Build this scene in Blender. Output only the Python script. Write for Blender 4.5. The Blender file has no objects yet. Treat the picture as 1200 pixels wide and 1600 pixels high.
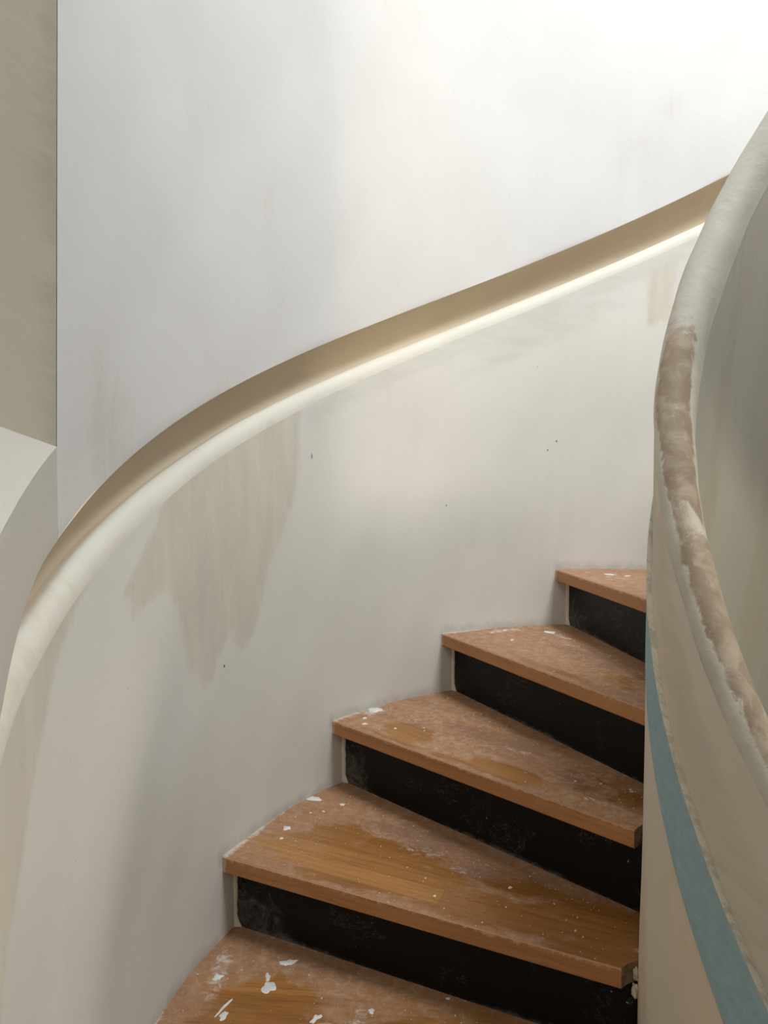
import bpy, math, random
from mathutils import Matrix, Vector
random.seed(7)
C = bpy.context.scene.collection
scene = bpy.context.scene

# ------------------------------------------------------------------ camera
ZO = 0.72                                   # height of the tread "0" above the lower floor
TH0 = 2.8340439188                          # direction of the nosing of tread 0, seen from the stair axis
DTH = 0.3333138206                          # angle between two treads
RISE = 0.18
K = 0.54                                    # rise per radian
RW = 1.2199                                 # outer wall radius
OFF, DL = 0.039156, 0.044508
cam_d = bpy.data.cameras.new('camera'); cam = bpy.data.objects.new('camera', cam_d); C.objects.link(cam)
cam_d.sensor_fit = 'VERTICAL'; cam_d.sensor_height = 36.0; cam_d.lens = 36.0 * 1058.576 / 1600
cam_d.clip_start = 0.02
Rv = Vector((0.9936783, 0.11212964, 0.00551192)); Uv = Vector((-0.01054635, 0.0443548, 0.99896017)); Fv = Vector((-0.11176856, 0.99270318, -0.04525696))
M = Matrix(((Rv.x, Uv.x, -Fv.x), (Rv.y, Uv.y, -Fv.y), (Rv.z, Uv.z, -Fv.z))).to_4x4()
M.translation = Vector((-0.66560, -1.06807, 0.82312 + ZO))
cam.matrix_world = M
scene.camera = cam

# ------------------------------------------------------------------ light
w = bpy.data.worlds.new('world'); scene.world = w; w.use_nodes = True
w.node_tree.nodes['Background'].inputs['Color'].default_value = (0.97, 0.97, 1.0, 1)
w.node_tree.nodes['Background'].inputs['Strength'].default_value = 0.30

def area(name, loc, target, size, power, color, sy=None):
    d = bpy.data.lights.new(name, 'AREA'); d.energy = power; d.color = color
    d.shape = 'RECTANGLE' if sy else 'SQUARE'; d.size = size
    if sy: d.size_y = sy
    o = bpy.data.objects.new(name, d); C.objects.link(o)
    o.location = loc
    o.rotation_euler = (Vector(target) - Vector(loc)).to_track_quat('-Z', 'Y').to_euler()
    return o
area('stairwell_ceiling_lamp', (0.58, -0.20, 3.55 + ZO), (-0.05, 0.80, 0.2 + ZO), 0.8, 42, (0.92, 0.97, 1.0)).data.spread = math.radians(120)
area('hall_fill_light', (-0.9, -2.7, 3.3 + ZO), (-0.6, 0.2, 0.9 + ZO), 0.7, 20, (1.0, 0.94, 0.82))  # added fill behind the camera, lifts the jamb and the near parapet face
area('upper_landing_window', (3.2, -0.68, 1.95 + ZO), (-1.2, 0.1, 0.3 + ZO), 0.45, 40, (1.0, 0.89, 0.70))

scene.view_settings.view_transform = 'Standard'
scene.view_settings.look = 'None'
scene.view_settings.gamma = 1.0
scene.view_settings.use_curve_mapping = False
scene.view_settings.exposure = 0.06

# ------------------------------------------------------------------ helpers
def lin(c):
    return tuple(((v/255)/12.92 if v/255 <= .04045 else ((v/255+.055)/1.055)**2.4) for v in c) + (1,)

def smooth(a, b, x):
    t = max(0., min(1., (x-a)/(b-a))); return t*t*(3-2*t)

def path(u, r):
    """plan of the stairwell: round, then running on straight past the photographer on the left"""
    U1 = math.radians(44)
    if u <= U1:
        a = TH0 + u; return (r*math.cos(a), r*math.sin(a))
    a = TH0 + U1; s = (u-U1)*RW
    return (r*math.cos(a)-s*math.sin(a), r*math.sin(a)+s*math.cos(a))

def link(name, me, mat, parent=None, smoothf=True):
    o = bpy.data.objects.new(name, me); C.objects.link(o)
    if mat: me.materials.append(mat)
    if smoothf:
        me.polygons.foreach_set('use_smooth', [True]*len(me.polygons))
        me.set_sharp_from_angle(angle=math.radians(38))
    if parent: o.parent = parent
    return o

def tag(o, label=None, cat=None, group=None, kind=None):
    if label: o['label'] = label
    if cat: o['category'] = cat
    if group: o['group'] = group
    if kind: o['kind'] = kind
    return o

def grid(name, P, mat, parent=None, uv=None, att=None, flip=False, closed=False, caps=(True, True)):
    """P[i][j] points; uv[i][j]; att(i,j)->(r,g,b)"""
    ni, nj = len(P), len(P[0])
    vs = [p for row in P for p in row]; fs = []; idx = []
    jj = nj if closed else nj-1
    for i in range(ni-1):
        for j in range(jj):
            j2 = (j+1) % nj
            q = [i*nj+j, (i+1)*nj+j, (i+1)*nj+j2, i*nj+j2]
            if flip: q.reverse()
            fs.append(q)
    if closed:
        a = list(range(nj)); b = [(ni-1)*nj+j for j in range(nj)][::-1]
        if flip: a.reverse(); b.reverse()
        fs += ([a] if caps[0] else []) + ([b] if caps[1] else [])
    me = bpy.data.meshes.new(name); me.from_pydata(vs, [], fs)
    if uv:
        fl = [c for row in uv for c in row]
        l = me.uv_layers.new(name='UVMap')
        for lp in me.loops: l.data[lp.index].uv = fl[lp.vertex_index]
    if att:
        ca = me.color_attributes.new('mask', 'FLOAT_COLOR', 'POINT')
        for k, c in enumerate([att(i, j) for i in range(ni) for j in range(nj)]):
            ca.data[k].color = (c[0], c[1], c[2], 1)
    me.update()
    return link(name, me, mat, parent)

# ------------------------------------------------------------------ material helpers
class N:
    def __init__(s, name, rough=0.7):
        s.m = bpy.data.materials.new(name); s.m.use_nodes = True
        s.t = s.m.node_tree; s.b = s.t.nodes['Principled BSDF']; s.b.inputs['Roughness'].default_value = rough
    def n(s, k, **kw):
        x = s.t.nodes.new(k)
        for a, v in kw.items(): setattr(x, a, v)
        return x
    def l(s, a, b): s.t.links.new(a, b)
    def noise(s, vec, scale, detail=4, rough=0.55, dist=0.0, stretch=None):
        if stretch:
            mp = s.n('ShaderNodeMapping'); mp.inputs['Scale'].default_value = stretch; s.l(vec, mp.inputs['Vector']); vec = mp.outputs[0]
        x = s.n('ShaderNodeTexNoise'); x.inputs['Scale'].default_value = scale; x.inputs['Detail'].default_value = detail
        x.inputs['Roughness'].default_value = rough; x.inputs['Distortion'].default_value = dist
        s.l(vec, x.inputs['Vector']); return x.outputs['Fac']
    def ramp(s, fac, a, b):
        x = s.n('ShaderNodeMapRange', interpolation_type='SMOOTHSTEP'); x.inputs['From Min'].default_value = a; x.inputs['From Max'].default_value = b
        s.l(fac, x.inputs['Value']); return x.outputs['Result']
    def math(s, op, a, b):
        x = s.n('ShaderNodeMath', operation=op)
        for i, v in enumerate((a, b)):
            if isinstance(v, (int, float)): x.inputs[i].default_value = v
            elif v is not None: s.l(v, x.inputs[i])
        return x.outputs[0]
    def mix(s, fac, a, b):
        x = s.n('ShaderNodeMix', data_type='RGBA')
        if isinstance(fac, (int, float)): x.inputs[0].default_value = fac
        else: s.l(fac, x.inputs[0])
        for i, v in ((6, a), (7, b)):
            if isinstance(v, tuple): x.inputs[i].default_value = v
            else: s.l(v, x.inputs[i])
        return x.outputs[2]
    def mask(s):
        a = s.n('ShaderNodeAttribute', attribute_name='mask'); q = s.n('ShaderNodeSeparateColor'); s.l(a.outputs['Color'], q.inputs[0]); return q.outputs
    def bump(s, h, strength, dist):
        x = s.n('ShaderNodeBump'); x.inputs['Strength'].default_value = strength; x.inputs['Distance'].default_value = dist
        s.l(h, x.inputs['Height']); s.l(x.outputs[0], s.b.inputs['Normal'])
    def ragged(s, m, n1, amp=0.5, soft=0.07):
        v = s.math('ADD', m, s.math('MULTIPLY', s.math('SUBTRACT', n1, 0.5), amp))
        return s.ramp(v, 0.5-soft, 0.5+soft)

def plaster(name, base, beige, grey, rough=0.65, tone=0.5):
    k = N(name, rough)
    uv = k.n('ShaderNodeUVMap', uv_map='UVMap').outputs[0]
    mk = k.mask()
    big = k.noise(uv, 2.2, 3, 0.5)
    col = k.mix(k.math('MULTIPLY', k.ramp(big, .38, .68), tone), lin(base), lin(tuple(v*.955 for v in base)))
    st = k.noise(uv, 3.0, 5, 0.6, 0.3, (3.5, .8, 1))           # vertical trowel streaks
    col = k.mix(k.math('MULTIPLY', k.ramp(st, .5, .75), .22), col, lin(tuple(v*.93 for v in base)))
    rg = k.noise(uv, 15, 8, 0.72, 0.6, (1.5, .55, 1))
    mb = k.ragged(mk[0], rg, .95, .17)
    bn = k.noise(uv, 10, 7, .7, .3, (1.8, .35, 1))
    bcol = k.mix(k.ramp(bn, .35, .70), lin(beige), lin(tuple(v*1.05 for v in beige)))
    col = k.mix(k.math('MULTIPLY', mb, .9), col, bcol)
    mg = k.ragged(mk[1], k.noise(uv, 10, 6, .65, .8, (.8, 2.4, 1)), .9, .3)
    col = k.mix(k.math('MULTIPLY', mg, .75), col, lin(grey))
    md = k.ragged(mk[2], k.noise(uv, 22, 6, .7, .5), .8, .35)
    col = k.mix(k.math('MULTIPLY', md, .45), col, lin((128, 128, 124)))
    # fine scuffs and pinholes
    sp = k.noise(uv, 120, 2, .5)
    col = k.mix(k.math('MULTIPLY', k.ramp(sp, .755, .79), .45), col, lin((120, 110, 98)))
    k.l(col, k.b.inputs['Base Color'])
    h = k.math('ADD', k.math('MULTIPLY', k.noise(uv, 5, 6, .6), 1.0), k.math('MULTIPLY', k.noise(uv, 60, 4, .6), .10))
    h = k.math('ADD', h, k.math('MULTIPLY', mb, .08))
    k.bump(h, .16, .012)
    return k.m

M_upper = plaster('white_wall_paint', (214, 212, 210), (201, 196, 188), (198, 194, 189), tone=.45)
M_lower = plaster('cream_wall_paint', (220, 218, 211), (205, 198, 184), (200, 198, 189))
M_groove = plaster('beige_groove_plaster', (212, 197, 173), (204, 188, 164), (188, 172, 150), .75)
M_lip = plaster('cream_lip_plaster', (224, 220, 208), (208, 198, 180), (198, 192, 176))
M_jamb = plaster('beige_jamb_paint', (216, 208, 193), (207, 200, 184), (186, 182, 169))
M_sill = plaster('pale_sill_paint', (200, 195, 187), (193, 188, 174), (186, 183, 174))
M_core = plaster('cream_core_plaster', (212, 203, 187), (207, 190, 168), (188, 179, 162))
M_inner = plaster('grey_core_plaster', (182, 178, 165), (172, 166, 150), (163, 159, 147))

def cap_mat():
    k = N('stained_cap_plaster', .7)
    uv = k.n('ShaderNodeTexCoord').outputs['Object']; mk = k.mask()
    base = k.mix(k.ramp(k.noise(uv, 8, 4), .4, .65), lin((203, 197, 182)), lin((190, 183, 168)))
    base = k.mix(mk[1], base, lin((190, 187, 176)))
    brown = k.mix(k.ramp(k.noise(uv, 22, 4, .6, .6), .4, .62), lin((147, 129, 109)), lin((172, 156, 136)))
    m = k.ragged(mk[0], k.noise(uv, 24, 6, .66, .6, (1, 1, .55)), 1.35, .12)
    col = k.mix(m, base, brown)
    k.l(col, k.b.inputs['Base Color'])
    k.bump(k.math('ADD', k.noise(uv, 14, 5, .6), k.math('MULTIPLY', m, -.15)), .4, .01)
    return k.m
M_cap = cap_mat()

def board_mat():
    k = N('blue_plasterboard_paper', .8)
    uv = k.n('ShaderNodeUVMap', uv_map='UVMap').outputs[0]; mk = k.mask()
    col = k.mix(k.ramp(k.noise(uv, 60, 5, .7), .35, .7), lin((141, 169, 177)), lin((156, 181, 186)))
    col = k.mix(k.math('MULTIPLY', k.ragged(mk[0], k.noise(uv, 40, 5, .7), 1.0, .2), .7), col, lin((186, 190, 178)))
    col = k.mix(k.ramp(k.noise(uv, 38, 1, .3), .80, .83), col, lin((50, 75, 80)))
    k.l(col, k.b.inputs['Base Color']); k.bump(k.noise(uv, 220, 3), .25, .002)
    return k.m
M_board = board_mat()

def bead_mat():
    k = N('corner_bead', .6)
    uv = k.n('ShaderNodeUVMap', uv_map='UVMap').outputs[0]
    k.l(k.mix(k.ramp(k.noise(uv, 60, 5, .7), .45, .6), lin((212, 206, 190)), lin((186, 180, 162))), k.b.inputs['Base Color'])
    k.bump(k.noise(uv, 120, 3), .4, .003); return k.m
M_bead = bead_mat()

def wood(name, top):
    k = N(name, .5)
    uv = k.n('ShaderNodeUVMap', uv_map='UVMap').outputs[0]
    oi = k.n('ShaderNodeObjectInfo').outputs['Random']
    cb = k.n('ShaderNodeCombineXYZ'); k.l(k.math('MULTIPLY', oi, 7.3), cb.inputs[0]); k.l(k.math('MULTIPLY', oi, 3.1), cb.inputs[1])
    va = k.n('ShaderNodeVectorMath', operation='ADD'); k.l(uv, va.inputs[0]); k.l(cb.outputs[0], va.inputs[1]); v = va.outputs[0]
    # glued staves, 42 mm wide, each its own tone
    br = k.n('ShaderNodeTexBrick'); br.offset = .37; br.inputs['Color1'].default_value = (0, 0, 0, 1); br.inputs['Color2'].default_value = (1, 1, 1, 1)
    br.inputs['Mortar'].default_value = (.4, .4, .4, 1)
    br.inputs['Scale'].default_value = 1; br.inputs['Mortar Size'].default_value = .0006; br.inputs['Brick Width'].default_value = .60; br.inputs['Row Height'].default_value = .048
    k.l(v, br.inputs['Vector'])
    tone = k.n('ShaderNodeSeparateColor'); k.l(br.outputs['Color'], tone.inputs[0])
    grain = k.noise(v, 9, 8, .68, .4, (.5, 12, 1)); fine = k.noise(v, 70, 3, .6, 0, (.4, 9, 1))
    g = k.math('ADD', k.math('MULTIPLY', grain, .7), k.math('MULTIPLY', fine, .3))
    if top:
        a, b = k.mix(tone.outputs[0], lin((134, 87, 41)), lin((170, 119, 63))), lin((104, 65, 31))
    else:
        a, b = k.mix(tone.outputs[0], lin((170, 116, 70)), lin((180, 126, 78))), lin((132, 84, 50))
    col = k.mix(k.math('MULTIPLY', k.ramp(g, .42, .70), .7), a, b)
    if top:
        mk = k.mask()
        n1 = k.noise(v, 9, 8, .72, 1.2, (1, 1.6, 1)); n2 = k.noise(v, 45, 6, .75, .6); n3 = k.noise(v, 4, 4, .6, .5)
        # dust: everywhere but on the wiped patches (channel R)
        d = k.math('SUBTRACT', k.math('ADD', 1.0, k.math('MULTIPLY', k.math('SUBTRACT', n1, .5), 1.5)), mk[0])
        dust = k.ramp(d, .36, .66)
        dcol = k.mix(k.ramp(n2, .38, .66), lin((158, 122, 96)), lin((184, 153, 130)))
        dcol = k.mix(k.ramp(n3, .45, .7), dcol, lin((160, 122, 94)))
        col = k.mix(k.math('MULTIPLY', dust, k.math('ADD', .50, k.math('MULTIPLY', k.ramp(n2, .35, .65), .26))), col, dcol)
        # purple-brown rubbed smudges (channel G)
        sm = k.ragged(mk[1], k.noise(v, 30, 7, .8, .8, (1, 1.5, 1)), 1.3, .2)
        col = k.mix(k.math('MULTIPLY', sm, .6), col, lin((126, 92, 76)))
        # white plaster smears (channel B) and specks
        ws = k.ragged(mk[2], k.noise(v, 34, 7, .75, 1.0, (1, 1.6, 1)), 1.2, .14)
        sc = k.noise(v, 26, 6, .8, 2.2, (1, 1, 1))
        scr = k.math('MULTIPLY', k.ramp(k.math('ABSOLUTE', k.math('SUBTRACT', sc, .5), None), .012, .0), k.ramp(n3, .5, .62))
        col = k.mix(k.math('MULTIPLY', scr, .40), col, lin((206, 186, 170)))
        col = k.mix(k.math('MULTIPLY', ws, .72), col, lin((212, 205, 194)))
        sp = k.ramp(k.noise(v, 150, 2, .4), .735, .76)
        col = k.mix(k.math('MULTIPLY', sp, .8), col, lin((222, 214, 204)))
        k.l(k.math('ADD', k.math('MULTIPLY', dust, .22), .42), k.b.inputs['Roughness'])
    else:
        mk = k.mask()
        e = k.ragged(mk[2], k.noise(v, 70, 6, .8, .5), 1.2, .12)
        col = k.mix(k.math('MULTIPLY', e, .6), col, lin((205, 185, 165)))
    k.l(col, k.b.inputs['Base Color'])
    k.bump(k.math('ADD', g, k.math('MULTIPLY', k.noise(v, 80, 3), .3)), .25, .0015)
    return k.m
M_wtop = wood('dusty_oak_top', True); M_wedge = wood('oak_nosing_edge', False)

def end_mat():
    k = N('oak_end_grain', .8); tc = k.n('ShaderNodeTexCoord').outputs['Object']
    k.l(k.mix(k.ramp(k.noise(tc, 60, 6, .7), .4, .65), lin((136, 112, 84)), lin((92, 70, 50))), k.b.inputs['Base Color'])
    k.bump(k.noise(tc, 120, 3), .4, .002); return k.m
M_end = end_mat()

def black_mat():
    k = N('scuffed_black_paint', .5); k.b.inputs['Specular IOR Level'].default_value = .22
    uv = k.n('ShaderNodeUVMap', uv_map='UVMap').outputs[0]; mk = k.mask()
    oi = k.n('ShaderNodeObjectInfo').outputs['Random']
    cb = k.n('ShaderNodeCombineXYZ'); k.l(k.math('MULTIPLY', oi, 9.1), cb.inputs[0])
    va = k.n('ShaderNodeVectorMath', operation='ADD'); k.l(uv, va.inputs[0]); k.l(cb.outputs[0], va.inputs[1]); v = va.outputs[0]
    col = k.mix(k.ramp(k.noise(v, 7, 5, .7, .5), .45, .75), lin((9, 8, 8)), lin((17, 16, 15)))
    d = k.ragged(mk[0], k.noise(v, 26, 7, .8, 1.2), 1.2, .22)
    col = k.mix(k.math('MULTIPLY', d, .28), col, lin((165, 158, 150)))
    sc = k.noise(v, 6, 5, .75, 2.0, (1, 1.4, 1))
    scr = k.math('MULTIPLY', k.ramp(k.math('ABSOLUTE', k.math('SUBTRACT', sc, .5), None), .004, .0), k.ramp(k.noise(v, 9, 2), .50, .60))
    col = k.mix(k.math('MULTIPLY', scr, .40), col, lin((170, 165, 160)))
    col = k.mix(k.math('MULTIPLY', k.ramp(k.noise(v, 70, 2, .4), .76, .79), .6), col, lin((180, 176, 170)))
    k.l(col, k.b.inputs['Base Color']); k.bump(k.noise(v, 40, 4), .3, .002)
    return k.m
M_black = black_mat()

def flat_mat(name, c, rough=.7):
    k = N(name, rough); tc = k.n('ShaderNodeTexCoord').outputs['Object']
    k.l(k.mix(k.ramp(k.noise(tc, 60, 4), .35, .65), lin(c), lin(tuple(x*.93 for x in c))), k.b.inputs['Base Color'])
    k.bump(k.noise(tc, 90, 4), .4, .002); return k.m
M_spot = flat_mat('dried_white_paint', (226, 224, 220), .45)
M_crumb = flat_mat('plaster_crumb', (218, 206, 190), .8)
M_floor = flat_mat('grey_screed', (150, 144, 134))
M_ceil = flat_mat('white_ceiling', (225, 225, 225))

# ------------------------------------------------------------------ wall stains and painted contact shade, in (degrees, helix height)
def poly_sd(x, y, pts):
    ins = False; d = 9e9; n = len(pts)
    for i in range(n):
        x0, y0 = pts[i]; x1, y1 = pts[(i+1) % n]
        if (y0 > y) != (y1 > y) and x < (x1-x0)*(y-y0)/(y1-y0)+x0: ins = not ins
        dx, dy = x1-x0, y1-y0; t = max(0, min(1, ((x-x0)*dx+(y-y0)*dy)/(dx*dx+dy*dy)))
        d = min(d, math.hypot(x-x0-t*dx, y-y0-t*dy))
    return d if ins else -d
D2M = RW*math.pi/180
PA = [(a*D2M, b) for a, b in ((-12.5, .915), (-11.6, .867), (-11.0, .70), (-7.9, .60), (-6.0, .56), (-4.2, .44), (-1.5, .42), (0.5, .50), (2.5, .47), (4.5, .43), (7.5, .52),
      (8.9, .66), (11, .72), (13, .735), (16.2, .735), (17.5, .80), (13, .86), (8, .93))]
PB = [(a*D2M, b) for a, b in ((17, .935), (22.6, .895), (28.3, .85), (31.5, .77), (40, .60), (48, .5), (48, .93), (30, .95))]
PP = [(a*D2M, b) for a, b in ((-67, .89), (-75, .88), (-74, .60), (-67.5, .66))]
def lower_mask(u, zp):
    x = math.degrees(u)*D2M
    b = max(poly_sd(x, zp, PA), poly_sd(x, zp, PB)*.9, poly_sd(x, zp, PP)-.035)
    b = max(0, min(1, .5 + b/.07))
    du = math.degrees(u)
    # thin grey trowel feathering right below the lip
    g = .52*smooth(.79, .86, zp)*smooth(-8, -16, du)
    g = max(g, .62*smooth(.12, .04, abs((zp - .82 + .0006*(du+40)))) * smooth(8, 0, abs(du+52)/3))
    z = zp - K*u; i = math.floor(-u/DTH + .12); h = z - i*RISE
    d = .62*smooth(.045, .0, h) if h > -.02 else 0  # grime and contact shade above each tread, painted as one grey band
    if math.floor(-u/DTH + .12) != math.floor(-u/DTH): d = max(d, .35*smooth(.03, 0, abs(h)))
    return b, g, d
def upper_mask(u, z):
    du = math.degrees(u); b = 0
    for (cu, cz, ru, rz, s) in ((-71.8, 2.0, 3, .08, .55), (-67, 1.89, 3, .05, .45), (-5.3, 1.43, 1.6, .14, .45), (-37, 1.54, 6, .06, .35), (22, .90, 6, .18, .60), (4, 1.0, 8, .16, .4)):
        b = max(b, s*math.exp(-((du-cu)/ru)**2-((z-cz)/rz)**2))
    return b, 0, 0

# ------------------------------------------------------------------ the setting
UA, UB = math.radians(-150), math.radians(112)
def us(a, b, deg):
    n = max(2, int(round(abs(b-a)/math.radians(deg)))); return [a+(b-a)*i/n for i in range(n+1)]
def drop(u): return .062*max(0, u-.56)/.14*min(1, max(0, u-.56)/.14)     # the rail falls away faster on the far left
def P3(u, r, zp):
    x, y = path(u, r); return (x, y, zp - K*u - drop(u)*smooth(.5, .85, zp)*smooth(1.145, 1.04, zp) + ZO)
def P3c(u, r, zp):
    lo = -1.25 + .98*max(0, min(1, (-u-1.35)/.7))            # underside of the parapet, high on the upper flight
    zp = max(zp, lo); return (r*math.cos(TH0+u), r*math.sin(TH0+u), zp - K*u + ZO)     # round all the way
def P3a(u, r, z): x, y = path(u, r); return (x, y, z + ZO)

def wob(u, z, a=.0012):
    return a*(math.sin(u*17+z*9)+math.sin(u*7.3-z*13+1.7)+.6*math.sin(u*31+z*21+.4))

def sweep(name, prof, ulist, mat, parent=None, mask=None, flip=False, wobble=0.0, closed=False, pf=P3, ru=RW):
    P = []; UV = []; A = []
    arc = [0]
    for a, b in zip(prof, prof[1:]): arc.append(arc[-1]+math.hypot(b[0]-a[0], b[1]-a[1]))
    for u in ulist:
        P.append([pf(u, r + wob(u, zp*1.0, wobble), zp + .4*wob(u+2, r*9, wobble)) for r, zp in prof])
        UV.append([(-u*ru, zp*0 + prof[0][1] + arc[k] - K*u*0.9) for k, (r, zp) in enumerate(prof)])
    return grid(name, P, mat, parent, UV, (lambda i, j: mask(ulist[i], *prof[j])) if mask else (lambda i, j: (0, 0, 0)), flip, closed)

# lower curved wall, bulging out into the handrail lip at the top
ul = us(UA, UB, .8)
low = [(RW, -1.1 + (1.99)*i/90) for i in range(91)]
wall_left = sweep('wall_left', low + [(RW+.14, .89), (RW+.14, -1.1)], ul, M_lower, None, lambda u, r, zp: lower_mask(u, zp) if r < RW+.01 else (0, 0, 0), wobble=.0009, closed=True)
tag(wall_left, 'cream curved stair wall below the handrail groove, with beige filler patches', kind='structure')
lip = [(RW+.020, .889), (RW, .890), (RW+.0004, .898), (RW+.0018, .906), (RW+.0045, .914), (RW+.0085, .9205), (RW+.0135, .9255), (RW+.0185, .9285), (RW+.0225, .9295), (RW+.0265, .929), (RW+.0310, .927), (RW+.0310, .889)]
o = sweep('handrail_lip', lip, us(UA, UB, .8), M_lip, wall_left, lambda u, r, zp: ((.35 if zp < .90 else .25 + .25*smooth(.3, .6, u)), .3*smooth(.3, .5, u), 0), wobble=.0009, closed=True)
o['label'] = 'bright rounded lip that serves as handrail'
gr = [(RW+.0310, .926), (RW+.037, .9235), (RW+.045, .923), (RW+.053, .928), (RW+.059, .938), (RW+.061, .952), (RW+.058, .968), (RW+.050, .984), (RW+.038, .999), (RW+.022, 1.014), (RW+.004, 1.0265), (RW-.010, 1.0306), (RW-.0168, 1.0322), (RW-.012, 1.038)]
gr += [(RW+.13, 1.038), (RW+.13, .90)]
o = sweep('handrail_groove', gr, us(UA, UB, .8), M_groove, wall_left, lambda u, r, zp: (.3, .2, 0), wobble=.0009, closed=True)
o['label'] = 'beige hollow groove behind the lip'

# upper wall, overhanging the groove; it stops at the splayed opening on the left
UJ = math.radians(30.2); RU = RW-.0185; ZT = 4.0
def upper_r(u, z): return RU + wob(u, z, .0008)*smooth(0, .12, UJ-u)
def lean(z): return math.radians(1.25)*max(0, (z-.867))/.557
P, UV, A = [], [], []
uu = us(UA, UJ, .8); nz = 110
for u in uu:
    row, uvr, ar = [], [], []
    z0 = 1.0312 - K*u
    for j in range(nz+1):
        t = (j/nz)**1.25; z = z0 + (ZT-z0)*t
        row.append(P3a(u - lean(z)*smooth(-.35, 0, u-UJ), upper_r(u, z) if j else RU+.0008, z)); uvr.append((-u*RW, z)); ar.append(upper_mask(u, z))
    # back of the wall, closes it as a solid
    row += [P3a(u, RU+.16, ZT), P3a(u, RU+.16, z0+.0014)]; uvr += [(-u*RW, ZT+.16), (-u*RW, z0-.16)]; ar += [(0, 0, 0)]*2
    P.append(row); UV.append(uvr); A.append(ar)
wall_upper = grid('wall_back', P, M_upper, None, UV, lambda i, j: A[i][j], closed=True, caps=(True, False))
tag(wall_upper, 'tall white curved upper wall of the stairwell above the handrail groove', kind='structure')

# splayed opening at the left: wall strip under it, sloping sill, jamb
UE = math.radians(112); ZC = 1.149
def sill_zp(s): return ZC + .37*s
uo = us(UJ, UE, .8)
P, UV = [], []
for u in uo:
    row = [P3(u, RU+.0008, 1.0312)] + [P3(u, RU + wob(u, zz, .0008)*smooth(0, .1, u-UJ), zz) for zz in (1.045, 1.065, 1.085, 1.105)]
    # rounded transition from the wall into the sill; it gets softer further down
    rr = .0015 + .04*smooth(.53, .68, u)
    for a in (-1, -.5, 0, .5, 1):
        s = rr*(a+1)/2*(a > 0)*1.0
        zz = ZC + rr*(a*.5 if a < 0 else a*.37) - rr*.12*(1-abs(a))
        row.append(P3(u, RU + (rr*a if a > 0 else 0), zz))
    row += [P3(u, RU+s, sill_zp(s)) for s in (.06, .09, .13, .18, .25, .35, .5, .7)]
    row += [P3(u, RU+.7, 1.0), P3(u, RU+.16, .98)]
    P.append(row); UV.append([(-u*RW, .9+.06*j) for j in range(len(row))])
sill = grid('window_1', P, M_sill, None, UV, lambda i, j: (.25, 0, 0), closed=True)
tag(sill, 'opening with a steep sloping white sill at the upper left of the wall', kind='structure')
# jamb: thin wall slab standing radially behind the arris
ns, nt = 14, 60
def jp(s, t, back):
    zb = ZC - K*UJ + .37*s - .012
    z = zb + (ZT-zb)*t
    ax, ay = path(UJ-lean(z), 1.0); x, y = ax*(RU+.0006+s), ay*(RU+.0006+s)
    tx, ty = ay, -ax                           # clockwise tangent (up the stair)
    n = .0004 + .0016*math.sin(9*z+3*s)*min(1, s*20) - back
    return (x - tx*n, y - ty*n, z + ZO)
P, UV = [], []
for i in range(ns+1):
    s = .62*i/ns
    row = [jp(s, j/nt, 0) for j in range(nt+1)] + [jp(s+.02, 1, .05), jp(s+.02, 0, .05)]
    P.append(row); UV.append([(s, j*.05) for j in range(nt+3)])
jamb = grid('jamb', P, M_jamb, None, UV, lambda i, j: (.3 if i > 1 else .1, .55 if i < 1 else .15, 0), closed=True)
jamb.parent = sill; jamb['label'] = 'beige flat jamb with a sharp vertical edge'

# inner curved parapet winding round the open well
RC = .364
UT = math.radians(-200)
ur = us(UT, math.radians(118), 1.2)
def core_mask(u, r, zp):
    du = math.degrees(u)
    g = .55*smooth(.14, .04, abs(zp-.80-.03*math.sin(u*5))) * (r > .33)
    return .38 + .2*math.sin(u*6+zp*7), g, 0
outer = [(RC+.002, -1.25 + 1.815*i/30) for i in range(31)] + [(RC-.002, .567), (RC-.002, .715)]
outer += [(RC-.003, .724 + (.94-.724)*i/10) for i in range(11)]
inner = [(.3340, .94), (.3, .893)] + [(.3, .893 - 2.143*i/20) for i in range(1, 21)]
core = sweep('wall_right', outer+inner, ur, M_core, None, core_mask, wobble=.0008, closed=True, pf=P3c, ru=.36)
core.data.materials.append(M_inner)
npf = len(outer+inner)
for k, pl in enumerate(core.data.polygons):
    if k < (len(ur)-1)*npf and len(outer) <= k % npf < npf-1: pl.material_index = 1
tag(core, 'cream curved inner parapet of the stair, winding up round the open well', kind='structure')
# rounded cap
cp = [(RC-.0035, .925), (RC-.0028, .940)]
for i in range(0, 19):
    a = math.pi*i/18
    if i <= 9: cp.append((.3365 + .0260*math.cos(a), .945 + .052*math.sin(a)**.9))
    else: cp.append((.3365 + .0370*math.cos(a), .900 + .097*math.sin(a)**.9))
cp += [(.2990, .890)]
def cap_mask(u, r, zp):
    du = math.degrees(u)
    s = smooth(.300, .312, r)*smooth(.3635, .352, r)*smooth(.90, .935, zp)
    on = smooth(-20, -6, du)
    m = (.18 + .50*s) * on
    m += .10*on*s*math.sin(u*9+1)
    return m, smooth(0, -25, du), 0
o = sweep('parapet_cap', cp, us(UT, math.radians(118), 1.0), M_cap, core, cap_mask, wobble=.0008, closed=True, pf=P3c, ru=.36)
o['label'] = 'rounded parapet top with brown stained filler patches'
bp = [(RC-.004, .572), (RC+.0038, .570)] + [(RC+.0042, .572+.142*i/8) for i in range(9)] + [(RC-.004, .714)]
o = sweep('plasterboard_strip', bp, us(math.radians(-100), math.radians(118), 1.0), M_board, core, lambda u, r, zp: (.55*smooth(.690, .712, zp), 0, 0), closed=True, pf=P3c, ru=.36)
o['label'] = 'bare blue plasterboard band'
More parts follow.
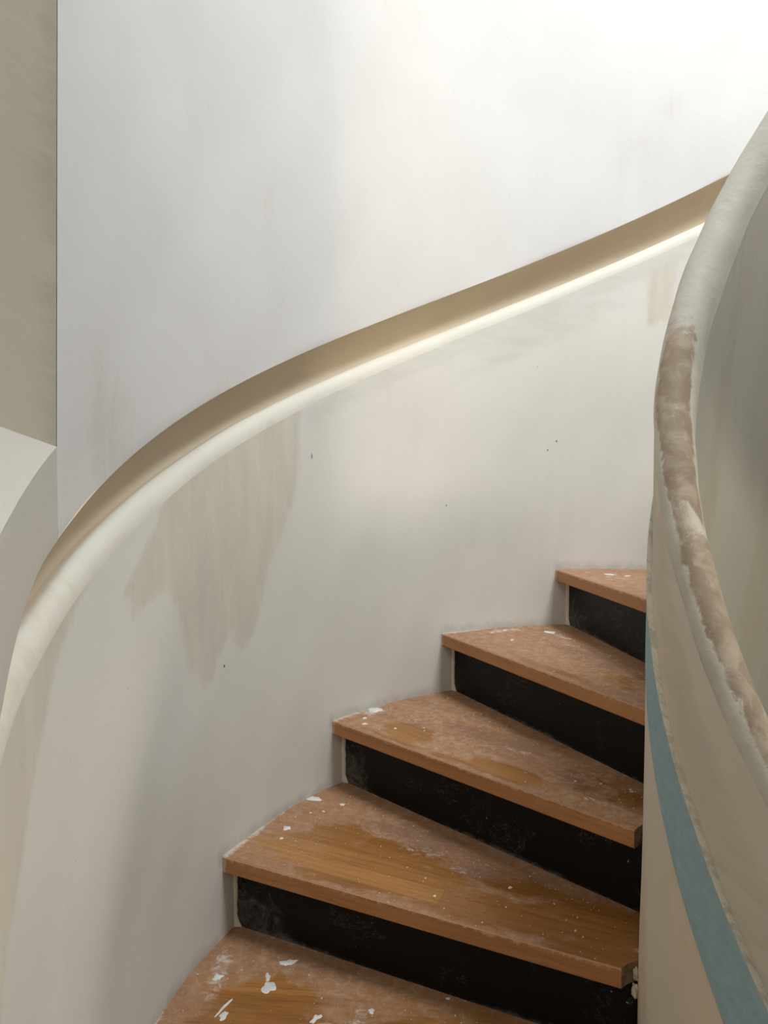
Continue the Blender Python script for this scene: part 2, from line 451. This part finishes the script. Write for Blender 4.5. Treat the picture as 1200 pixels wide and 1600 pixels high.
bd = [(RC-.003, .7105), (RC+.0046, .711), (RC+.0056, .7135), (RC+.0054, .7170), (RC+.0036, .7188), (RC-.003, .7190)]
o = sweep('corner_bead', bd, us(math.radians(-100), math.radians(118), .8), M_bead, core, None, wobble=.0004, closed=True, pf=P3c, ru=.36)
o['label'] = 'thin pale bead along the upper edge of the blue band'

# small chips knocked into the wall paint, and nicks in the groove
M_chip = flat_mat('chipped_spot', (118, 106, 92), .9)
def chip(par, u, r, z, a, b, seed, rot=0):
    rnd = random.Random(seed); u = math.radians(u); n = 9; vs = []
    def W(x, y, d):
        uu = u - x/r; return ((r-d)*math.cos(TH0+uu), (r-d)*math.sin(TH0+uu), z + y + ZO)
    vs.append(W(0, 0, .0022))
    for k in range(n):
        t = 2*math.pi*k/n; q = rnd.uniform(.6, 1.25); x, y = a*q*math.cos(t), b*q*math.sin(t)
        vs.append(W(x*math.cos(rot)-y*math.sin(rot), x*math.sin(rot)+y*math.cos(rot), .0004))
    me = bpy.data.meshes.new('paint_chip'); me.from_pydata(vs, [], [(0, 1+k, 1+(k+1) % n) for k in range(n)]); me.update()
    link('paint_chip', me, M_chip, par, False)
CHIPS = [(1.5, .421, .0022, .0034, .3), (-55.2, .956, .0022, .0028, 0), (-53.8, .927, .0022, .0022, 0), (-36.9, .751, .0020, .0040, .2), (-13.6, .887, .0008, .0075, .1), (-51.9, 1.189, .0016, .0022, 0)]
for q, (u, z, a, b, ro) in enumerate(CHIPS): chip(wall_left, u, RW-.0006, z, a, b, 60+q, ro)

# floor and ceiling
def slab(name, x0, x1, y0, y1, z0, z1, mat):
    vs = [(x, y, z) for z in (z0, z1) for y in (y0, y1) for x in (x0, x1)]
    fs = [(0, 2, 3, 1), (4, 5, 7, 6), (0, 1, 5, 4), (2, 6, 7, 3), (0, 4, 6, 2), (1, 3, 7, 5)]
    me = bpy.data.meshes.new(name); me.from_pydata(vs, [], fs); me.update(); return link(name, me, mat, None, False)
tag(slab('floor', -2.6, 4.2, -3.4, 2.2, -.12, 0, M_floor), 'grey floor at the foot of the stair', kind='structure')
# added unseen partition; its door head keeps side light off the upper wall
DX0, DX1, DY0, DY1, DZ = .98, 1.10, -1.75, -.02, 2.04
def prism(name, boxes, mat):
    vs, fs = [], []
    for (x0, x1, y0, y1, z0, z1) in boxes:
        b = len(vs); vs += [(x, y, z) for z in (z0, z1) for y in (y0, y1) for x in (x0, x1)]
        fs += [tuple(b+i for i in f) for f in ((0, 2, 3, 1), (4, 5, 7, 6), (0, 1, 5, 4), (2, 6, 7, 3), (0, 4, 6, 2), (1, 3, 7, 5))]
    me = bpy.data.meshes.new(name); me.from_pydata(vs, [], fs); me.update(); return link(name, me, mat, None, False)
tag(prism('light_block_partition', [(DX0, DX1, -3.4, DY0, 0, ZT+ZO), (DX0, DX1, DY0, DY1, DZ, ZT+ZO)], M_ceil), 'added unseen white partition whose door head blocks light from the upper wall', kind='structure')
tag(slab('wall_behind', -2.72, 4.32, -3.52, -3.4, 0, ZT+ZO, M_ceil), 'white wall of the hall behind the photographer', kind='structure')
tag(slab('wall_far', -2.72, 4.32, 2.2, 2.32, 0, ZT+ZO, M_ceil), 'plain white wall behind the curved stair wall', kind='structure')
tag(slab('wall_hall_left', -2.72, -2.6, -3.4, 2.2, 0, ZT+ZO, M_ceil), 'plain white wall of the hall on the left', kind='structure')
tag(slab('wall_hall_right', 4.2, 4.32, -3.4, 2.2, 0, ZT+ZO, M_ceil), 'plain white wall of the hall on the right', kind='structure')
tag(slab('ceiling', -2.6, 4.2, -3.4, 2.2, ZT+ZO, ZT+ZO+.15, M_ceil), 'white ceiling over the stairwell', kind='structure')

# ------------------------------------------------------------------ staircase
stair = bpy.data.objects.new('staircase', None); C.objects.link(stair); stair.location = (0, 0, 0)
tag(stair, 'winding staircase of dusty oak treads on black painted risers', 'staircase')
TT = .036; RI = .385
def frame(i):
    th = TH0 - i*DTH
    e = (math.cos(th), math.sin(th)); n = (-math.sin(th), math.cos(th)); return e, n
S0 = math.sqrt(RW*RW-OFF*OFF)
def t2w(i, s, v):
    """tread coordinates: s metres along the nosing from the wall, v metres back from it"""
    e, n = frame(i); q = S0 - s; o_ = OFF - v
    return (q*e[0] + o_*n[0], q*e[1] + o_*n[1])
def s_wall(v, r): return S0 - math.sqrt(max(0, r*r-(OFF-v)**2))
# hand-placed wear per tread: (s, v, rs, rv, strength)
CLEAN = {-1: [(.20, .20, .13, .09, .9), (.5, .2, .25, .10, .5), (.10, .17, .05, .1, .5)],
 0: [(.30, .10, .24, .085, 1.0), (.19, .19, .08, .055, .8), (.32, .19, .12, .03, .8), (.60, .06, .2, .06, .85), (.78, .08, .14, .12, .75), (.62, .16, .12, .05, .6), (.5, .30, .2, .05, .35)],
 1: [(.20, .085, .075, .05, 1.0), (.52, .05, .10, .04, 1.0), (.42, .025, .1, .02, .7), (.74, .12, .12, .1, .5), (.3, .02, .3, .015, .6)],
 2: [(.45, .03, .25, .025, .6), (.62, .12, .15, .1, .5)], 3: [(.3, .02, .3, .02, .4)]}
SMUDGE = {-1: [(.3, .33, .2, .05, .5)], 0: [(.36, .265, .16, .04, .72), (.52, .17, .06, .02, .8), (.4, .23, .1, .03, .6)],
 1: [(.34, .20, .13, .05, .66), (.64, .12, .03, .012, .9), (.68, .10, .03, .014, .9), (.62, .155, .02, .01, .9), (.44, .2, .12, .05, .6)],
 2: [(.36, .22, .14, .06, .6), (.5, .2, .1, .06, .55)], 3: [(.3, .2, .1, .05, .3)]}
WHITE = {-1: [(.32, .17, .06, .02, .6), (.08, .3, .03, .1, .5), (.38, .2, .02, .04, .5)], 0: [(.49, .17, .05, .018, .44), (.86, .06, .02, .012, .55), (.40, .20, .1, .03, .42), (.10, .2, .03, .12, .35)],
 1: [(.03, .13, .03, .06, .55), (.46, .17, .05, .015, .5), (.72, .06, .05, .02, .42)], 2: [(.05, .2, .03, .12, .5), (.30, .24, .1, .03, .42), (.2, .3, .05, .02, .5)], 3: [(.12, .13, .03, .02, .6), (.2, .1, .1, .1, .4)]}
def blob(L, s, v, base=0.0):
    m = base
    for (a, b, c, d, k) in L: m = max(m, k*math.exp(-(((s-a)/c)**2+((v-b)/d)**2)**1.3*.7))
    return m

def make_tread(i):
    z1 = i*RISE + ZO; z0 = z1 - TT
    e2 = DTH                                                    # back edge runs under the next riser
    ns_, nv_ = 90, 36
    vs, fs, mi, uvs, at = [], [], [], [], []
    def back(f):                                               # v of the back edge as f goes wall -> well
        return f
    # rows from nosing (j=0) to the line of the next riser (j=nv)
    pts = []
    for j in range(nv_+1):
        g = j/nv_
        row = []
        # line j: direction interpolated between this nosing and the next riser line
        th = TH0 - i*DTH - g*DTH; of = OFF + g*(-DL-.012)
        e = (math.cos(th), math.sin(th)); n = (-math.sin(th), math.cos(th))
        qa = math.sqrt((RW+.006)**2-of*of); re = max(RC+.0035, .3945 - .75*g*g*.4 - .075*g if i in (0, -1, -2, -3) else .3950 - .02*g if g < .15 else .392-.10*(g-.15)); qb = math.sqrt(re*re-of*of)
        for k in range(ns_+1):
            q = qa + (qb-qa)*k/ns_
            x, y = q*e[0]+of*n[0], q*e[1]+of*n[1]
            row.append((x, y))
        pts.append(row)
    E, Nn = frame(i)
    def sv(x, y): return S0-(x*E[0]+y*E[1]), OFF-(x*Nn[0]+y*Nn[1])
    BV = .0022
    def add(x, y, z, uv, m):
        vs.append((x, y, z)); uvs.append(uv); at.append(m); return len(vs)-1
    ti = []
    for j in range(nv_+1):
        row = []
        for k in range(ns_+1):
            x, y = pts[j][k]; s, v = sv(x, y)
            if j == 0: x -= Nn[0]*BV; y -= Nn[1]*BV
            edge = .62*smooth(.035, 0, s) if i != 3 else .3
            bk = smooth(.90, 1.0, j/nv_)*(.55 if s < .3 else .35)
            nosew = .35*smooth(.012, .0, v)
            m = (blob(CLEAN.get(i, []), s, v), blob(SMUDGE.get(i, []), s, v), max(blob(WHITE.get(i, []), s, v), edge, bk, nosew))
            row.append(add(x, y, z1, (s, v), m))
        ti.append(row)
    def face(q, m): fs.append(q); mi.append(m)
    for j in range(nv_):
        for k in range(ns_):
            face([ti[j][k], ti[j+1][k], ti[j+1][k+1], ti[j][k+1]][::-1], 0)
    # front edge: bevel, face, bevel
    prev = ti[0]
    for (dn, dz, vv) in ((.0, -BV, -.003), (.0, -TT*.5, -.02), (.0, -TT+BV, -.036), (-BV, -TT, -.040)):
        row = []
        for k in range(ns_+1):
            x, y = pts[0][k]; s, v = sv(x, y)
            row.append(add(x+Nn[0]*dn, y+Nn[1]*dn, z1+dz, (s, vv+7.0), (0, 0, .75 if (s < .006 or s > .83) else (.50 if vv > -.01 else .12))))
        for k in range(ns_): face([prev[k], row[k], row[k+1], prev[k+1]], 1 if True else 0)
        prev = row
    # bottom
    bot = [prev]
    for j in range(1, nv_+1):
        bot.append([add(*pts[j][k], z0, sv(*pts[j][k]), (0, 0, 0)) for k in range(ns_+1)])
    for a, b in zip(bot, bot[1:]):
        for k in range(ns_): face([a[k], b[k], b[k+1], a[k+1]], 1)
    # back, well end, wall end
    for k in range(ns_): face([ti[nv_][k], bot[-1][k], bot[-1][k+1], ti[nv_][k+1]][::-1], 2)
    for kk in (0, ns_):
        for j in range(nv_):
            q = [ti[j][kk], ti[j+1][kk], bot[j+1][kk], bot[j][kk]]; face(q if kk else q[::-1], 2)
    me = bpy.data.meshes.new('tread'); me.from_pydata(vs, [], fs)
    l = me.uv_layers.new(name='UVMap')
    for lp in me.loops: l.data[lp.index].uv = uvs[lp.vertex_index]
    ca = me.color_attributes.new('mask', 'FLOAT_COLOR', 'POINT')
    for k, c in enumerate(at): ca.data[k].color = (c[0], c[1], c[2], 1)
    o = link('tread', me, M_wtop, stair, False); me.materials.append(M_wedge); me.materials.append(M_end)
    me.polygons.foreach_set('material_index', mi); me.update()
    return o

def make_riser(i):
    """riser under the nosing of tread i, standing on tread i-1"""
    z0 = (i-1)*RISE + ZO; z1 = i*RISE - TT + ZO
    th = TH0 - i*DTH; e = (math.cos(th), math.sin(th)); n = (-math.sin(th), math.cos(th))
    P, UV, A = [], [], []
    nk = 70
    of = OFF-DL; qa = math.sqrt(RW*RW-of*of)+.004; qb = math.sqrt((RC+.004)**2-of*of)
    for k in range(nk+1):
        q = qa+(qb-qa)*k/nk; s = qa-q
        row, uvr, ar = [], [], []
        for j in range(13):
            z = z0+(z1-z0)*j/12
            row.append((q*e[0]+of*n[0], q*e[1]+of*n[1], z)); uvr.append((s, z-z0))
            m = max(.52*smooth(.20, .0, math.hypot(s*.8, (z-z0)*.9)), .5*smooth(.018, 0, z-z0), .6*smooth(.012, 0, s))
            ar.append((m + .12*math.sin(s*11+i*2), 0, 0))
        ob = of-.015
        row += [(q*e[0]+ob*n[0], q*e[1]+ob*n[1], z1), (q*e[0]+ob*n[0], q*e[1]+ob*n[1], z0)]; uvr += [(s, .2), (s, -.02)]; ar += [(0, 0, 0)]*2
        P.append(row); UV.append(uvr); A.append(ar)
    o = grid('riser', P, M_black, stair, UV, lambda a, b: A[a][b], closed=True, flip=True)
    o.data.polygons.foreach_set('use_smooth', [False]*len(o.data.polygons))
    return o
treads = {}
for i in range(-3, 7): treads[i] = make_tread(i)
for i in range(-3, 7): make_riser(i)
treads[0]['label'] = 'tread wiped clean to orange oak near its left front'
treads[1]['label'] = 'tread with a white paint splash at its left corner'
treads[-1]['label'] = 'lowest visible tread with the most white paint splashes'

# plaster cheek: narrow pale strip of filler where each riser meets the wall
for i in range(-1, 5):
    z0 = (i-1)*RISE+ZO; z1 = i*RISE-TT+ZO
    th = TH0-i*DTH; e = (math.cos(th), math.sin(th)); n = (-math.sin(th), math.cos(th))
    rnd = random.Random(i+40); P = []; nz_ = 16
    for j in range(nz_+1):
        z = z0+(z1-z0)*j/nz_; wd = .0045+.0022*rnd.random()+(.012*smooth(.02, 0, z-z0)); dp = .0035+.002*rnd.random()
        of = OFF-DL; qw = math.sqrt(RW*RW-of*of)
        P.append([((qw-a)*e[0]+(of+b)*n[0], (qw-a)*e[1]+(of+b)*n[1], z) for a, b in ((-.004, dp+.004), (.001, dp+.003), (wd*.6, dp), (wd, .0002), (wd, -.004), (-.004, -.004))])
    grid('filler_bead', P, M_lip, stair, [[(j*.01, k*.01) for k in range(6)] for j in range(nz_+1)], lambda a, b: (.5, .4, 0), closed=True)

# broken mortar lumps at the well end of two treads
def lump(name, c, r, mat, parent, seed, sz=(1, 1, 1), sub=2):
    import bmesh
    rnd = random.Random(seed); bm = bmesh.new(); bmesh.ops.create_icosphere(bm, subdivisions=sub, radius=1)
    for v in bm.verts:
        k = 1+.28*math.sin(v.co.x*5+seed)*math.cos(v.co.y*4+seed*2)+.18*rnd.uniform(-1, 1)
        v.co = Vector((v.co.x*k*sz[0]*r+c[0], v.co.y*k*sz[1]*r+c[1], v.co.z*k*sz[2]*r+c[2]))
    me = bpy.data.meshes.new(name); bm.to_mesh(me); bm.free(); return link(name, me, mat, parent, False)
for i in (0, 1):
    for q, (ds, dv, dz, r) in enumerate(((.012, .035, -.022, .012), (.010, .055, -.036, .014), (.006, .020, -.046, .010))):
        s = S0-RI+ds; x, y = t2w(i, s, dv)
        rr = math.hypot(x, y); f = (RC+.008)/rr
        lump('mortar_lump', (x*f, y*f, i*RISE+ZO+dz-(.0 if i == 0 else -.012)), r*(1 if i == 0 else .7), M_crumb, treads[i], 11*q+i+3, (.55, .8, 1.2))

# dried paint spots: irregular low discs on the treads
def spot(i, s, v, rs, rv, ang, seed, arms=0):
    rnd = random.Random(seed); n = 28; z = i*RISE+ZO
    ph = [rnd.uniform(0, 6.28) for _ in range(4)]
    rim = []
    for k in range(n):
        a = 2*math.pi*k/n
        f = 1+.16*math.sin(2*a+ph[0])+.13*math.sin(3*a+ph[1])+.10*math.sin(5*a+ph[2])
        for m in range(arms):
            aa = ph[3]+m*2*math.pi/arms*1.13
            d = abs((a-aa+math.pi) % (2*math.pi)-math.pi); f += (.55+.3*math.sin(m*2.1))*math.exp(-(d/.24)**2)
        rim.append((rs*f*math.cos(a), rv*f*math.sin(a)))
    def W(p, h):
        ca, sa = math.cos(ang), math.sin(ang)
        x, y = t2w(i, s+p[0]*ca-p[1]*sa, v+p[0]*sa+p[1]*ca); return (x, y, z+h)
    vs = [W((0, 0), .0014)] + [W((a*.72, b*.72), .0012) for a, b in rim] + [W((a, b), .0000) for a, b in rim]
    fs = []
    for k in range(n):
        k2 = (k+1) % n
        fs += [(0, 1+k, 1+k2), (1+k, 1+n+k, 1+n+k2, 1+k2)]
    fs.append(tuple(1+n+k for k in range(n))[::-1])
    me = bpy.data.meshes.new('paint_spot'); me.from_pydata(vs, [], fs); me.update()
    return link('paint_spot', me, M_spot, treads[i])
SP = [(-1, .192, .263, .013, .016, .4, 0), (-1, .183, .290, .005, .011, .2, 0), (-1, .214, .335, .014, .008, .1, 3), (-1, .126, .185, .011, .007, 1.2, 0), (-1, .120, .205, .003, .024, -.35, 0),
      (-1, .082, .280, .010, .006, .6, 4), (-1, .401, .222, .006, .006, 0, 0), (-1, .30, .195, .012, .005, .8, 2), (-1, .546, .267, .004, .003, 0, 0),
      (0, .046, .319, .016, .014, .3, 0), (0, .061, .162, .010, .007, 1.0, 2), (0, .075, .118, .005, .003, .5, 0), (0, .126, .322, .006, .006, .2, 3), (0, .075, .25, .003, .003, 0, 0),
      (0, .10, .27, .004, .0025, 0, 0), (0, .60, .15, .004, .004, 0, 0), (0, .47, .06, .003, .003, 0, 0),
      (1, .022, .142, .017, .022, .9, 0), (1, .048, .075, .006, .006, 0, 0), (1, .079, .044, .007, .007, 0, 0), (1, .16, .075, .004, .004, 0, 0),
      (2, .134, .311, .014, .016, .3, 2), (2, .162, .14, .005, .006, 0, 0), (2, .05, .20, .005, .005, 0, 0),
      (3, .13, .118, .013, .010, .5, 3), (3, .165, .16, .006, .012, .5, 0)]
for q, (i, s, v, a, b, an, ar) in enumerate(SP): spot(i, s, v, a, b, an, 100+q, ar)

# loose plaster crumbs lying about: nobody could count them
import bmesh
bm = bmesh.new(); rnd = random.Random(5)
for i, n in ((-1, 60), (0, 130), (1, 130), (2, 90), (3, 30)):
    for k in range(n):
        g = rnd.random(); s = rnd.uniform(.02, .8); v = rnd.uniform(.005, .40)*(1-s*.75)
        if k % 3 == 0: v = (.42*(1-s*.80))*rnd.uniform(.85, .98)          # swept against the riser
        x, y = t2w(i, s, v); rr = math.hypot(x, y)
        if rr > RW-.008 or rr < RC+.02: continue
        r = .0008+.0020*rnd.random()**4
        m = Matrix.Translation((x, y, i*RISE+ZO+r*.5)) @ Matrix.Rotation(rnd.uniform(0, 6), 4, 'Z') @ Matrix.Diagonal((rnd.uniform(.7, 2.0), rnd.uniform(.6, 1.2), .7, 1))
        bmesh.ops.create_icosphere(bm, subdivisions=1, radius=r, matrix=m)
me = bpy.data.meshes.new('plaster_crumbs'); bm.to_mesh(me); bm.free()
tag(link('plaster_crumbs', me, M_crumb, None, False), 'pale plaster crumbs and grit scattered over the oak treads', 'debris', kind='stuff')
